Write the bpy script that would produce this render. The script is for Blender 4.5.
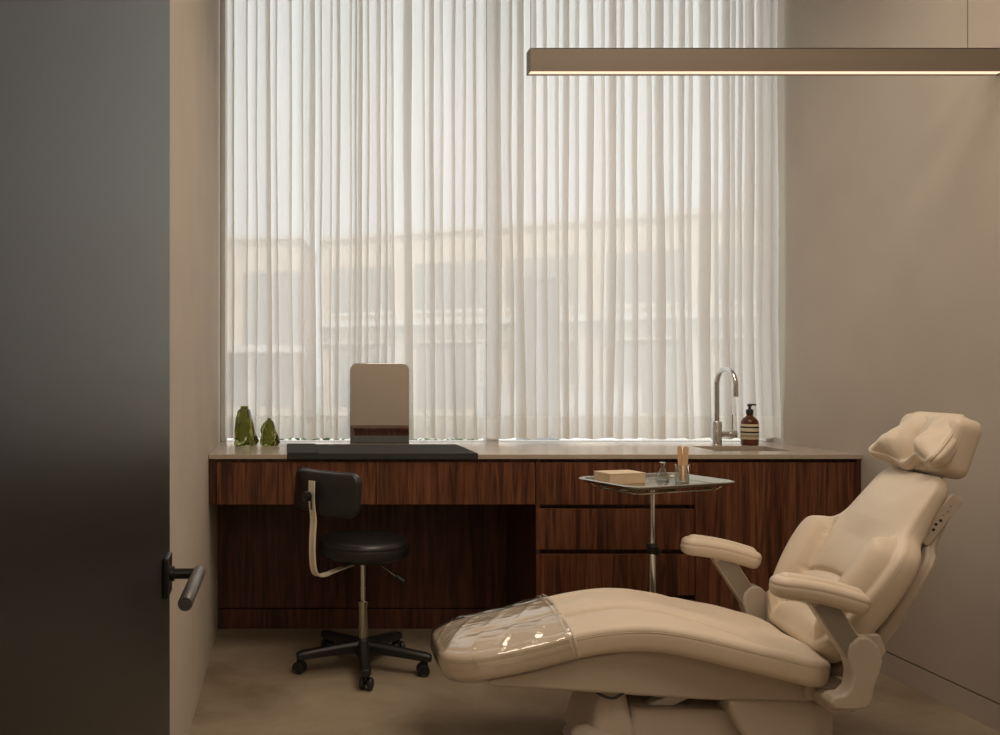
import bpy, bmesh, math, random
from mathutils import Vector, Matrix
from math import sin, cos, pi, radians as R
S = bpy.context.scene
COL = S.collection
for o in list(bpy.data.objects): bpy.data.objects.remove(o)

# ------------------------------------------------------------------ camera, world, lights, exposure
F = 878.0                      # focal length in pixels (frame 1000 wide)
VX, VY, CH = 286.0, 372.0, 1.25
cam = bpy.data.cameras.new('camera'); camo = bpy.data.objects.new('camera', cam); COL.objects.link(camo)
camo.location = (0, 0, CH); camo.rotation_euler = (pi/2, 0, 0)
cam.sensor_width = 36; cam.lens = F/1000*36; cam.shift_x = (500-VX)/1000; cam.shift_y = (VY-367.5)/1000
cam.clip_start = .02
S.camera = camo
S.view_settings.view_transform = 'Standard'; S.view_settings.look = 'None'
S.view_settings.gamma = 1; S.view_settings.use_curve_mapping = False
S.view_settings.exposure = 0.0
w = bpy.data.worlds.new('sky'); S.world = w; w.use_nodes = True
bg = w.node_tree.nodes['Background']; bg.inputs[0].default_value = (.95, .965, 1.0, 1); bg.inputs[1].default_value = 1.78

def area(name, loc, rot, sx, sy, power, colr, spread=pi):
    l = bpy.data.lights.new(name, 'AREA'); l.shape = 'RECTANGLE'; l.size = sx; l.size_y = sy
    l.energy = power; l.color = colr; l.spread = spread
    o = bpy.data.objects.new(name, l); COL.objects.link(o); o.location = loc; o.rotation_euler = rot
    return o
sun = bpy.data.lights.new('sun', 'SUN'); sun.energy = 4.5; sun.angle = R(1); sun.color = (1, .93, .82)
so = bpy.data.objects.new('sun', sun); COL.objects.link(so)
so.rotation_euler = Vector((.50, .42, -1.0)).to_track_quat('-Z', 'Y').to_euler()
# daylight portal in the window opening (sampling aid only)
pt = area('window_portal', (1.07, 4.62, 2.15), (R(-90), 0, 0), 2.9, 2.6, 1, (1, 1, 1)); pt.data.cycles.is_portal = True
area('room_fill_light', (1.3, 1.1, 3.36), (0, 0, 0), 1.6, .9, 23, (1, .82, .64))  # unseen lamp, added for warm ambient and front light in the room
area('chair_fill_light', (1.25, 2.75, 3.36), (0, 0, 0), 1.3, 1.1, 23, (1, .83, .67), R(150))  # no fitting here: added above the chair to brighten its upper faces
area('hall_fill_light', (.5, -1.3, 2.75), (0, 0, 0), 1.2, 1.2, 36, (1, .82, .64))  # added out of view to send light in from behind the camera

# ------------------------------------------------------------------ materials
def rgb(h):
    h = h.lstrip('#'); c = [int(h[i:i+2], 16)/255 for i in (0, 2, 4)]
    return tuple(((x+.055)/1.055)**2.4 if x > .04045 else x/12.92 for x in c)+(1,)
def mat(name, col, rough=.5, metal=0, bump=None, spec=None, noise=None, **kw):
    m = bpy.data.materials.new(name); m.use_nodes = True; nt = m.node_tree; b = nt.nodes['Principled BSDF']
    c = rgb(col) if isinstance(col, str) else tuple(col)+(1,)*(4-len(col))
    b.inputs['Base Color'].default_value = c; b.inputs['Roughness'].default_value = rough
    b.inputs['Metallic'].default_value = metal
    if spec is not None: b.inputs['Specular IOR Level'].default_value = spec
    for k, v in kw.items(): b.inputs[k.replace('_', ' ')].default_value = v
    tc = nt.nodes.new('ShaderNodeTexCoord')
    if noise:                                   # (scale, amount, detail[, stretch])
        n = nt.nodes.new('ShaderNodeTexNoise'); n.inputs['Scale'].default_value = noise[0]; n.inputs['Detail'].default_value = noise[2]
        mp = nt.nodes.new('ShaderNodeMapping'); mp.inputs['Scale'].default_value = noise[3] if len(noise) > 3 else (1, 1, 1)
        nt.links.new(tc.outputs['Object'], mp.inputs[0]); nt.links.new(mp.outputs[0], n.inputs[0])
        rp = nt.nodes.new('ShaderNodeValToRGB'); a = noise[1]
        rp.color_ramp.elements[0].position = .3; rp.color_ramp.elements[1].position = .7
        rp.color_ramp.elements[0].color = (c[0]*(1-a), c[1]*(1-a), c[2]*(1-a), 1)
        rp.color_ramp.elements[1].color = (min(1, c[0]*(1+a)), min(1, c[1]*(1+a)), min(1, c[2]*(1+a)), 1)
        nt.links.new(n.outputs[0], rp.inputs[0]); nt.links.new(rp.outputs[0], b.inputs['Base Color'])
    if bump:                                    # (scale, strength, distance)
        n2 = nt.nodes.new('ShaderNodeTexNoise'); n2.inputs['Scale'].default_value = bump[0]; n2.inputs['Detail'].default_value = 4
        nt.links.new(tc.outputs['Object'], n2.inputs[0])
        bp = nt.nodes.new('ShaderNodeBump'); bp.inputs['Strength'].default_value = bump[1]; bp.inputs['Distance'].default_value = bump[2]
        nt.links.new(n2.outputs[0], bp.inputs['Height']); nt.links.new(bp.outputs[0], b.inputs['Normal'])
    return m
def wood(name, dark, mid, light, off=0.0, rough=.42):
    m = bpy.data.materials.new(name); m.use_nodes = True; nt = m.node_tree; b = nt.nodes['Principled BSDF']; N = nt.nodes.new
    tc = N('ShaderNodeTexCoord'); mp = N('ShaderNodeMapping'); mp.inputs['Scale'].default_value = (1, 1, .055); mp.inputs['Location'].default_value = (off, 0, off)
    nt.links.new(tc.outputs['Object'], mp.inputs[0])
    n1 = N('ShaderNodeTexNoise'); n1.inputs['Scale'].default_value = 34; n1.inputs['Detail'].default_value = 6; n1.inputs['Distortion'].default_value = 1.2
    n2 = N('ShaderNodeTexNoise'); n2.inputs['Scale'].default_value = 160; n2.inputs['Detail'].default_value = 3
    nt.links.new(mp.outputs[0], n1.inputs[0]); nt.links.new(mp.outputs[0], n2.inputs[0])
    mx = N('ShaderNodeMath'); mx.operation = 'MULTIPLY_ADD'; mx.inputs[1].default_value = .35
    nt.links.new(n2.outputs[0], mx.inputs[0]); nt.links.new(n1.outputs[0], mx.inputs[2])
    rp = N('ShaderNodeValToRGB'); e = rp.color_ramp.elements
    e[0].position = .5; e[0].color = rgb(dark); e[1].position = .85; e[1].color = rgb(light); q = e.new(.68); q.color = rgb(mid)
    nt.links.new(mx.outputs[0], rp.inputs[0]); nt.links.new(rp.outputs[0], b.inputs['Base Color'])
    b.inputs['Roughness'].default_value = rough; b.inputs['Specular IOR Level'].default_value = .35
    return m
def thin(name, tint, transp, gloss_rough=.03, diff=None, transl=None, bump=None, ior=1.5, fk=.6, fp=3.0):
    """thin sheet: part passes straight through, the rest is gloss / diffuse / translucent"""
    m = bpy.data.materials.new(name); m.use_nodes = True; nt = m.node_tree; nt.nodes.clear(); N = nt.nodes.new
    out = N('ShaderNodeOutputMaterial'); tr = N('ShaderNodeBsdfTransparent'); tr.inputs[0].default_value = tint
    if diff:
        d = N('ShaderNodeBsdfDiffuse'); d.inputs[0].default_value = diff
        t = N('ShaderNodeBsdfTranslucent'); t.inputs[0].default_value = diff
        mx = N('ShaderNodeMixShader'); mx.inputs[0].default_value = transl
        nt.links.new(d.outputs[0], mx.inputs[1]); nt.links.new(t.outputs[0], mx.inputs[2])
        m2 = N('ShaderNodeMixShader'); m2.inputs[0].default_value = transp
        nt.links.new(mx.outputs[0], m2.inputs[1]); nt.links.new(tr.outputs[0], m2.inputs[2]); nt.links.new(m2.outputs[0], out.inputs[0])
    else:
        g = N('ShaderNodeBsdfGlossy'); g.inputs['Roughness'].default_value = gloss_rough
        fr = N('ShaderNodeLayerWeight'); fr.inputs[0].default_value = .5
        pw = N('ShaderNodeMath'); pw.operation = 'POWER'; pw.inputs[1].default_value = fp; nt.links.new(fr.outputs['Facing'], pw.inputs[0])
        ma = N('ShaderNodeMath'); ma.operation = 'MULTIPLY_ADD'; ma.inputs[1].default_value = fk; ma.inputs[2].default_value = ((ior-1)/(ior+1))**2
        nt.links.new(pw.outputs[0], ma.inputs[0])
        m2 = N('ShaderNodeMixShader'); nt.links.new(ma.outputs[0], m2.inputs[0])
        nt.links.new(tr.outputs[0], m2.inputs[1]); nt.links.new(g.outputs[0], m2.inputs[2]); nt.links.new(m2.outputs[0], out.inputs[0])
        if bump:
            tc = N('ShaderNodeTexCoord'); n = N('ShaderNodeTexNoise'); n.inputs['Scale'].default_value = bump[0]; n.inputs['Detail'].default_value = 3
            n.inputs['Distortion'].default_value = 1.5
            mp = N('ShaderNodeMapping'); mp.inputs['Scale'].default_value = (1, 2.2, 1); nt.links.new(tc.outputs['Object'], mp.inputs[0])
            nt.links.new(mp.outputs[0], n.inputs[0]); bp = N('ShaderNodeBump'); bp.inputs['Strength'].default_value = bump[1]; bp.inputs['Distance'].default_value = bump[2]
            nt.links.new(n.outputs[0], bp.inputs['Height']); nt.links.new(bp.outputs[0], g.inputs['Normal']); nt.links.new(bp.outputs[0], fr.inputs['Normal'])
    return m
def emis(name, col, st):
    m = bpy.data.materials.new(name); m.use_nodes = True; nt = m.node_tree; nt.nodes.clear()
    o = nt.nodes.new('ShaderNodeOutputMaterial'); e = nt.nodes.new('ShaderNodeEmission'); e.inputs[0].default_value = col; e.inputs[1].default_value = st
    nt.links.new(e.outputs[0], o.inputs[0]); return m
M = dict(
    plaster=mat('plaster', (.50, .44, .37), .85, noise=(3, .04, 3), bump=(60, .05, .002)),
    ceiling=mat('ceiling_paint', (.62, .58, .52), .9),
    black=mat('black_door_paint', (.011, .010, .009), .38, spec=.36, bump=(300, .05, .001)),
    blackmetal=mat('black_metal', (.02, .019, .018), .35, 0.6),
    greycap=mat('grey_metal', (.13, .122, .115), .36, .7),
    walnut=[wood('walnut_%s' % c, '#3c2013', '#623a24', '#7d5036', i*1.7) for i, c in enumerate('abcd')],
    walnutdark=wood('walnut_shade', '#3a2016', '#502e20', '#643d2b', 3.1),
    darkgap=mat('dark_recess', (.012, .007, .005), .7),
    stone=mat('worktop_stone', (.47, .40, .33), .22, noise=(40, .03, 4)),
    leather=mat('cream_leather', (.70, .60, .475), .48, bump=(420, .12, .0008), noise=(9, .03, 3)),
    shell=mat('cream_plastic', (.56, .49, .41), .38),
    shellgrey=mat('grey_arm_metal', (.33, .30, .26), .38, .35),
    vinyl=mat('black_vinyl', (.016, .0165, .0165), .33, bump=(350, .08, .0006)),
    plastic=mat('black_plastic', (.012, .012, .012), .42),
    chrome=mat('chrome', (.72, .73, .73), .15, 1),
    steel=mat('brushed_steel', (.50, .48, .41), .22, 1),
    nickel=mat('satin_nickel', (.86, .80, .66), .35, .3),
    bronze=mat('taupe_fixture_paint', (.20, .165, .125), .5),
    sheer=thin('sheer_fabric', (1, 1, 1, 1), .19, diff=(.87, .85, .825, 1), transl=.66),
    hem=thin('sheer_hem_fabric', (1, 1, 1, 1), .07, diff=(.88, .86, .82, 1), transl=.58),
    pane=thin('window_glass', (.95, .97, .96, 1), 0, .0),
    clear=thin('clear_plastic', (.985, .98, .97, 1), 0, .07, bump=(4.5, .42, .02), ior=2.3, fk=.8, fp=2.6),
    coveredge=mat('cover_edge_band', (.80, .74, .64), .12, Alpha=.45),
    glass=thin('clear_glass', (.90, .92, .90, 1), 0, .02, ior=1.75, fk=1.0, fp=2.0),
    mirror=mat('mirror_glass', (.93, .91, .87), .015, 1),
    pad=mat('charcoal_leather', (.052, .053, .051), .8, spec=.06, bump=(500, .1, .0005)),
    paper=mat('kraft_paper', (.72, .57, .40), .8, noise=(30, .05, 3)),
    stick=mat('birch_stick', (.70, .46, .26), .6),
    label=mat('cream_label', (.72, .64, .46), .6),
    ink=mat('black_ink', (.012, .012, .01), .5),
    olive=mat('dark_olive_ink', (.07, .08, .05), .5),
    white=mat('white_paint', (.75, .74, .72), .5),
    brick=mat('tan_brick', (.76, .63, .53), .8, noise=(2, .15, 3)),
    render_=mat('pale_render', (.72, .66, .60), .8),
    darkglass=mat('shop_glass', (.36, .35, .34), .15),
    concrete=mat('pavement', (.5, .48, .46), .85),
    asphalt=mat('asphalt', (.40, .39, .37), .9),
    leaf=mat('leaf_green', (.10, .22, .035), .5),
    grey=mat('grey_box_paint', (.22, .23, .24), .6),
)
def floor_mat():
    m = bpy.data.materials.new('polished_concrete'); m.use_nodes = True; nt = m.node_tree; b = nt.nodes['Principled BSDF']; N = nt.nodes.new
    tc = N('ShaderNodeTexCoord'); n1 = N('ShaderNodeTexNoise'); n1.inputs['Scale'].default_value = 1.6; n1.inputs['Detail'].default_value = 7; n1.inputs['Roughness'].default_value = .62
    n1.inputs['Distortion'].default_value = .6
    mp = N('ShaderNodeMapping'); mp.inputs['Scale'].default_value = (1, 1.5, 1); nt.links.new(tc.outputs['Object'], mp.inputs[0]); nt.links.new(mp.outputs[0], n1.inputs[0])
    rp = N('ShaderNodeValToRGB'); e = rp.color_ramp.elements
    e[0].position = .32; e[0].color = (.21, .16, .105, 1); e[1].position = .68; e[1].color = (.40, .33, .24, 1)
    nt.links.new(n1.outputs[0], rp.inputs[0]); nt.links.new(rp.outputs[0], b.inputs['Base Color'])
    n2 = N('ShaderNodeTexNoise'); n2.inputs['Scale'].default_value = 5; n2.inputs['Detail'].default_value = 5
    nt.links.new(tc.outputs['Object'], n2.inputs[0]); mr = N('ShaderNodeMapRange'); mr.inputs[3].default_value = .32; mr.inputs[4].default_value = .55
    nt.links.new(n2.outputs[0], mr.inputs[0]); nt.links.new(mr.outputs[0], b.inputs['Roughness'])
    return m
M['floor'] = floor_mat()
def vase_mat():
    m = bpy.data.materials.new('green_glass'); m.use_nodes = True; b = m.node_tree.nodes['Principled BSDF']
    b.inputs['Base Color'].default_value = (.36, .37, .12, 1); b.inputs['Roughness'].default_value = .04
    b.inputs['Transmission Weight'].default_value = 1; b.inputs['IOR'].default_value = 1.45; return m
M['vase'] = vase_mat()
def amber():
    m = bpy.data.materials.new('amber_glass'); m.use_nodes = True; b = m.node_tree.nodes['Principled BSDF']
    b.inputs['Base Color'].default_value = (.16, .05, .02, 1); b.inputs['Roughness'].default_value = .08
    b.inputs['Transmission Weight'].default_value = .5; b.inputs['IOR'].default_value = 1.4; return m
M['amber'] = amber()

# ------------------------------------------------------------------ helpers
def link(name, me, m, parent=None, smooth=True, bevel=0, seg=3, angle=35):
    o = bpy.data.objects.new(name, me); COL.objects.link(o)
    if m: me.materials.append(m)
    if smooth:
        for p in me.polygons: p.use_smooth = True
        if angle < 179: me.set_sharp_from_angle(angle=R(angle))
    if bevel:
        b = o.modifiers.new('bevel', 'BEVEL'); b.width = bevel; b.segments = seg; b.limit_method = 'ANGLE'; b.angle_limit = R(35); b.harden_normals = False
    if parent: o.parent = parent
    return o
def obj(name, bm, m, parent=None, **k):
    bmesh.ops.recalc_face_normals(bm, faces=bm.faces)
    me = bpy.data.meshes.new(name); bm.to_mesh(me); bm.free(); return link(name, me, m, parent, **k)
def thing(name, label, cat, loc=(0, 0, 0), rz=0, group=None):
    o = bpy.data.objects.new(name, None); COL.objects.link(o); o.location = loc; o.rotation_euler = (0, 0, rz); o.empty_display_size = .05
    return tag(o, label, cat, group)
def tag(o, label, cat, group=None, kind=None):
    o['label'] = label; o['category'] = cat
    if group: o['group'] = group
    if kind: o['kind'] = kind
    return o
def struct(o, label=None): o['kind'] = 'structure'; return o
def box(bm, x0, x1, y0, y1, z0, z1):
    v = [bm.verts.new((x, y, z)) for x in (x0, x1) for y in (y0, y1) for z in (z0, z1)]
    for f in ((0, 1, 3, 2), (4, 6, 7, 5), (0, 4, 5, 1), (2, 3, 7, 6), (0, 2, 6, 4), (1, 5, 7, 3)): bm.faces.new([v[i] for i in f])
    return v
def boxo(name, b, m, parent=None, bevel=.002, **k):
    bm = bmesh.new(); box(bm, *b); return obj(name, bm, m, parent, bevel=bevel, **k)
def prism(bm, pts, a0, a1, axis='y'):
    """extrude polygon: pts (x,z) along y, or (x,y) along z"""
    f = (lambda p, a: (p[0], a, p[1])) if axis == 'y' else (lambda p, a: (p[0], p[1], a))
    A = [bm.verts.new(f(p, a0)) for p in pts]; B = [bm.verts.new(f(p, a1)) for p in pts]; n = len(pts)
    bm.faces.new(A); bm.faces.new(B[::-1])
    for i in range(n): bm.faces.new((A[i], A[(i+1) % n], B[(i+1) % n], B[i]))
def tube(bm, pts, r, n=16, cap=True, flat=None):
    pts = [Vector(p) for p in pts]; rr = r if isinstance(r, (list, tuple)) else [r]*len(pts)
    t = (pts[1]-pts[0]).normalized(); up = Vector((0, 0, 1)) if abs(t.z) < .9 else Vector((0, 1, 0))
    u = t.cross(up).normalized(); rings = []
    for i, p in enumerate(pts):
        tt = (pts[min(i+1, len(pts)-1)]-pts[max(i-1, 0)]).normalized()
        u = (u-tt*u.dot(tt)).normalized(); v = tt.cross(u)
        a, b = (rr[i], rr[i]) if flat is None else (rr[i], rr[i]*flat)
        rings.append([bm.verts.new(p+u*a*cos(2*pi*k/n)+v*b*sin(2*pi*k/n)) for k in range(n)])
    for A, B in zip(rings, rings[1:]):
        for k in range(n): bm.faces.new((A[k], A[(k+1) % n], B[(k+1) % n], B[k]))
    if cap: bm.faces.new(rings[0][::-1]); bm.faces.new(rings[-1])
def lathe(bm, prof, n=40, c=(0, 0, 0), axis='z'):
    rings = []
    for r, z in prof:
        ring = []
        for k in range(n):
            a = 2*pi*k/n; p = (r*cos(a), r*sin(a), z)
            if axis == 'x': p = (z, r*cos(a), r*sin(a))
            if axis == 'y': p = (r*cos(a), z, r*sin(a))
            ring.append(bm.verts.new((p[0]+c[0], p[1]+c[1], p[2]+c[2])))
        rings.append(ring)
    for A, B in zip(rings, rings[1:]):
        for k in range(n): bm.faces.new((A[k], A[(k+1) % n], B[(k+1) % n], B[k]))
    if prof[0][0] > 1e-5: bm.faces.new(rings[0][::-1])
    if prof[-1][0] > 1e-5: bm.faces.new(rings[-1])
    bmesh.ops.remove_doubles(bm, verts=bm.verts, dist=1e-6)
def smooth_pts(P, n=8):
    P = [Vector(p) for p in P]; out = []
    Q = [P[0]*2-P[1]]+P+[P[-1]*2-P[-2]]
    for i in range(1, len(Q)-2):
        a, b, c, d = Q[i-1:i+3]
        for k in range(n):
            t = k/n; out.append(.5*((2*b)+(c-a)*t+(2*a-5*b+4*c-d)*t*t+(3*b-a-3*c+d)*t**3))
    return out+[P[-1]]
def interp(tab, x):
    """smooth (cosine-free cubic) table lookup"""
    if x <= tab[0][0]: (x0, y0), (x1, y1) = tab[0], tab[1]; return y0+(y1-y0)*(x-x0)/(x1-x0)
    if x >= tab[-1][0]: (x0, y0), (x1, y1) = tab[-2], tab[-1]; return y1+(y1-y0)*(x-x1)/(x1-x0)
    for i in range(len(tab)-1):
        if tab[i][0] <= x <= tab[i+1][0]:
            x1, y1 = tab[i]; x2, y2 = tab[i+1]
            m1 = (tab[i+1][1]-tab[i-1][1])/(tab[i+1][0]-tab[i-1][0]) if i > 0 else (y2-y1)/(x2-x1)
            m2 = (tab[i+2][1]-y1)/(tab[i+2][0]-x1) if i+2 < len(tab) else (y2-y1)/(x2-x1)
            h = x2-x1; t = (x-x1)/h
            return (2*t**3-3*t*t+1)*y1+(t**3-2*t*t+t)*h*m1+(-2*t**3+3*t*t)*y2+(t**3-t*t)*h*m2
def rrect(s0, s1, w, r, n=10, step=.02, wf=None):
    """rounded-rectangle outline in (s, v); wf(s) gives a varying half width"""
    P = []
    def seg(a, b):
        k = max(1, int(math.dist(a, b)/step))
        for i in range(k): P.append((a[0]+(b[0]-a[0])*i/k, a[1]+(b[1]-a[1])*i/k))
    def arc(cx, cy, a0):
        for i in range(n): a = a0+pi/2*i/n; P.append((cx+r*cos(a), cy+r*sin(a)))
    seg((s0+r, -w), (s1-r, -w)); arc(s1-r, -w+r, -pi/2); seg((s1, -w+r), (s1, w-r)); arc(s1-r, w-r, 0)
    seg((s1-r, w), (s0+r, w)); arc(s0+r, w-r, pi/2); seg((s0, w-r), (s0, -w+r)); arc(s0+r, -w+r, pi)
    if wf: P = [(s, v/w*wf(s)) for s, v in P]
    return P
def cushion(bm, P, place, T, rc, crown, detail=None, sk=None, K=26, rb=None, groove=.0022, side=None, cut=None):
    """padded cushion over outline P (s,v): crowned top, rounded rim with a sewn seam, side wall, underside"""
    n = len(P); rb = rb or rc
    nor = []
    for i in range(n):
        a, b = P[i-1], P[(i+1) % n]; dx, dy = b[0]-a[0], b[1]-a[1]; l = math.hypot(dx, dy) or 1; nor.append((dy/l, -dx/l))
    smin, smax = min(p[0] for p in P), max(p[0] for p in P); wm = max(abs(p[1]) for p in P)
    s0, s1 = sk or (smin+wm, smax-wm)
    if s0 > s1: s0 = s1 = (smin+smax)/2
    def inset(d): return [(p[0]-q[0]*d, p[1]-q[1]*d) for p, q in zip(P, nor)]
    rings = []
    def lam(I, l, h):
        out = []
        for s, v in I:
            cs = min(max(s, s0), s1); ss, vv = cs+(s-cs)*l, v*l; out.append((ss, vv, h(ss, vv, l)))
        return out
    I = inset(rc); dt = detail or (lambda s, v, l: 0)
    for k in range(K+1):
        l = k/K; l = 1-(1-l)**1.25 if k else 0.0
        rings.append(lam(I, l, lambda s, v, l: crown*(1-l**2.6)+dt(s, v, l)*(1-l**10)))
    for k in range(1, 6):
        a = pi/2*k/5; rings.append([(p[0], p[1], -rc*(1-cos(a))) for p in inset(rc*(1-sin(a)))])
    if groove:
        rings.append([(p[0], p[1], -rc-.0015) for p in inset(groove)]); rings.append([(p[0], p[1], -rc-.004) for p in inset(0)])
    bul = side if side is not None else .004
    for k in range(1, 5):
        t = k/5; rings.append([(p[0], p[1], -rc-.004-(T-rc-rb-.004)*t) for p in inset(-bul*sin(pi*t))])
    for k in range(0, 6):
        a = pi/2*k/5; rings.append([(p[0], p[1], -T+rb*(1-sin(a))) for p in inset(rb*(1-cos(a)))])
    J = inset(rb)
    for l in (.7, .35, 0.0): rings.append(lam(J, l, lambda s, v, l: -T))
    V = [[bm.verts.new(place(*q)) for q in r] for r in rings]
    for ri, (A, B) in enumerate(zip(V, V[1:])):
        for k in range(n):
            if cut and (rings[ri][k][0] > cut or rings[ri][(k+1) % n][0] > cut): continue
            bm.faces.new((A[k], B[k], B[(k+1) % n], A[(k+1) % n]))
    bmesh.ops.remove_doubles(bm, verts=bm.verts, dist=1e-5)
    if cut: bmesh.ops.delete(bm, geom=[v for v in bm.verts if not v.link_faces], context='VERTS')
def place_path(tab, flip=1):
    """frame along a profile table [(x,z)...]; s is arc length"""
    P = smooth_pts([(x, 0, z) for x, z in tab], 10); L = [0]
    for a, b in zip(P, P[1:]): L.append(L[-1]+(b-a).length)
    X = [(l, p.x) for l, p in zip(L, P)]; Z = [(l, p.z) for l, p in zip(L, P)]
    def at(s):
        return interp(X, s), interp(Z, s)
    def f(s, v, h):
        x, z = at(s); xa, za = at(s-.006); xb, zb = at(s+.006); t = Vector((xb-xa, zb-za)).normalized()
        return Vector((x-t.y*h*flip, v, z+t.x*h*flip))
    return f, L[-1], at
def gauss(d, w): return math.exp(-(d/w)**2)
def px(x, y, D): return ((x-VX)*D/F, D, CH-(y-VY)*D/F)

# ------------------------------------------------------------------ the room
LX, RX, YB, ZC = -.334, 2.475, 4.45, 3.40
def slab(name, b, m, **k): return struct(boxo(name, b, M[m] if isinstance(m, str) else m, bevel=0, smooth=False, **k))
slab('floor', (-1.6, 3.4, -2.7, 4.6, -.12, 0), 'floor')
slab('ceiling', (LX-.15, RX+.15, .02, 4.62, ZC, ZC+.12), 'ceiling')
slab('wall_left', (LX-.15, LX, .02, 4.62, 0, ZC), 'plaster')
# right wall with shadow-gap base line
slab('wall_right', (RX, RX+.15, .02, 4.62, .100, ZC), 'plaster')
slab('baseboard_right', (RX, RX+.14, .20, 4.45, 0, .094), 'plaster')
slab('trim_1', (RX+.012, RX+.14, .20, 4.45, .094, .100), 'darkgap')
# wall by the doorway, behind and beside the camera
slab('wall_front', (.60, RX, .02, .18, 0, ZC), 'plaster')
slab('wall_front_left', (LX, -.20, .02, .18, 0, ZC), 'plaster')
slab('wall_front_top', (-.20, .60, .02, .18, 2.45, ZC), 'plaster')
slab('wall_hall_left', (-1.25, -1.15, -2.6, .02, 0, 2.8), 'plaster')
slab('wall_hall_right', (2.9, 3.0, -2.6, .02, 0, 2.8), 'plaster')
slab('wall_hall_back', (-1.25, 3.0, -2.7, -2.6, 0, 2.8), 'plaster')
slab('ceiling_hall', (-1.25, 3.0, -2.7, .02, 2.8, 2.9), 'ceiling')
slab('wall_back', (LX-.15, RX+.15, YB, 4.62, 0, .875), 'plaster')
# window: frame, one mullion, panes
bm = bmesh.new(); zt = ZC-.04
box(bm, LX, RX, 4.47, 4.55, .875, .897); box(bm, LX, RX, 4.47, 4.55, zt, ZC)
box(bm, LX, LX+.03, 4.47, 4.55, .897, zt); box(bm, RX-.03, RX, 4.47, 4.55, .897, zt)
wf = struct(obj('window_1', bm, M['render_'], bevel=.003))
bm = bmesh.new(); box(bm, 1.02, 1.085, 4.475, 4.545, .897, zt); obj('mullion', bm, M['white'], wf, bevel=.003)
for a, b in ((LX+.03, 1.02), (1.085, RX-.03)): boxo('pane', (a, b, 4.506, 4.510, .897, zt), M['pane'], wf, bevel=0)
slab('trim_2', (LX, RX, 4.412, 4.47, .862, .8955), 'stone')

# ------------------------------------------------------------------ door leaf with lever
d = thing('door_leaf', 'black door leaf standing open at the left edge', 'door', (-.197, .22, 0)); d['kind'] = 'structure'; d.name = 'door_1'
boxo('leaf', (0, .045, 0, .93, .008, 2.43), M['black'], d, bevel=.002)
for hz in (.25, 1.2, 2.15):
    bm = bmesh.new(); lathe(bm, [(.009, hz-.05), (.009, hz+.05)], 12, (.052, -.006, 0)); obj('hinge', bm, M['blackmetal'], d)
boxo('latch_plate', (.012, .033, .929, .9325, .94, 1.06), M['blackmetal'], d, bevel=.0005)
lv = boxo('lever_handle_plate', (.045, .0515, .860, .905, .970, 1.020), M['blackmetal'], d, bevel=.002)
bm = bmesh.new(); tube(bm, [(.0515, .886, .996), (.0565, .886, .996)], .0095, 24); tube(bm, [(.0565, .886, .996), (.0865, .886, .996)], .0066, 20); obj('lever_neck', bm, M['blackmetal'], lv)
bm = bmesh.new(); lathe(bm, [(.0, .898), (.0075, .898), (.0082, .897), (.0082, .742), (.0075, .741), (.006, .741), (.0058, .7425), (.0040, .7425), (.0038, .741), (0, .741)], 32, (.0865, 0, .996), 'y'); obj('lever_grip', bm, M['greycap'], lv, angle=40)

# ------------------------------------------------------------------ sheer curtains (two panels)
rnd = random.Random(7)
YC = 4.368
def cx(p): return (p-VX)*YC/F
def curtain(x0, x1, folds, label, phase, flare):
    pts = []
    prev = x0; pts.append((x0, 0)); k = 0
    for a, b in folds:
        xa, xb = cx(a), cx(b); mid = (prev+xa)/2; gap = xa-prev
        pts.append((mid, -.010*min(1, gap/.05)*(1 if k % 2 else -.5)))
        w_ = xb-xa
        pts.append((xb-.001, -.014)); pts.append((xb+.001, -.006)); pts.append((xb, .001)); pts.append((xa, .004)); pts.append((xa-.001, .010)); pts.append((xa+.001, .018))
        prev = xb; k += 1
    pts.append(((prev+x1)/2, -.006)); pts.append((x1, .004))
    P = smooth_pts([(p[0], p[1], 0) for p in pts], 4)
    zs = [.919, .933, .95, .97, .99, 1.01, 1.032]
    zz = [1.032+(3.385-1.032)*(i/34)**1.15 for i in range(35)]
    mid = (x0+x1)/2
    def pos(p, z, i):
        t = max(0, (2.3-z)/1.4)
        dx = .011*t*sin(p.x*9+phase+z*1.1)+.005*t*sin(p.x*31+2*z+phase)+.0015*sin(z*5+p.x*50)
        dx += flare*max(0, (1.7-z)/.8)**2*((p.x-x0)/(x1-x0))**4
        dx *= min(1, (p.x-x0)/.08+ (1 if flare < 0 else 0)) if p.x-x0 < .08 else 1
        dy = .010*t*sin(p.x*17+phase*2+z*.7)+.004*sin(z*3+p.x*23)
        zb = z+(.003*sin(p.x*40)+.002*sin(p.x*97) if z < .925 else 0)
        return Vector((min(max(p.x+dx, LX+.005), RX-.006), YC+p.y+dy, zb))
    def sheet(Z):
        bm = bmesh.new(); V = [[bm.verts.new(pos(p, z, i)) for i, p in enumerate(P)] for z in Z]
        for A, B in zip(V, V[1:]):
            for i in range(len(P)-1): bm.faces.new((A[i], A[i+1], B[i+1], B[i]))
        return bm
    t = thing('sheer_curtain', label, 'curtain', (0, 0, 0), group=None)
    obj('drape', sheet(zz), M['sheer'], t, angle=180); obj('hem', sheet(zs), M['hem'], t, angle=180)
    bm = bmesh.new(); box(bm, x0, x1, YC-.012, YC+.012, 3.385, 3.40); obj('track', bm, M['white'], t)
FL = [(232.5, 234), (246.5, 247.5), (256, 257), (266, 270), (276, 277), (289.5, 291.5), (302, 303), (310, 314.5), (321, 322), (330.5, 332), (337.5, 340), (350, 351.5), (355.5, 356.5), (359, 362), (368, 369), (377, 380), (385.5, 386.5), (392, 393), (404.5, 410.5), (423, 424), (430, 433), (441, 442.5), (453, 454.5), (463.5, 465), (474, 475.5)]
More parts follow.
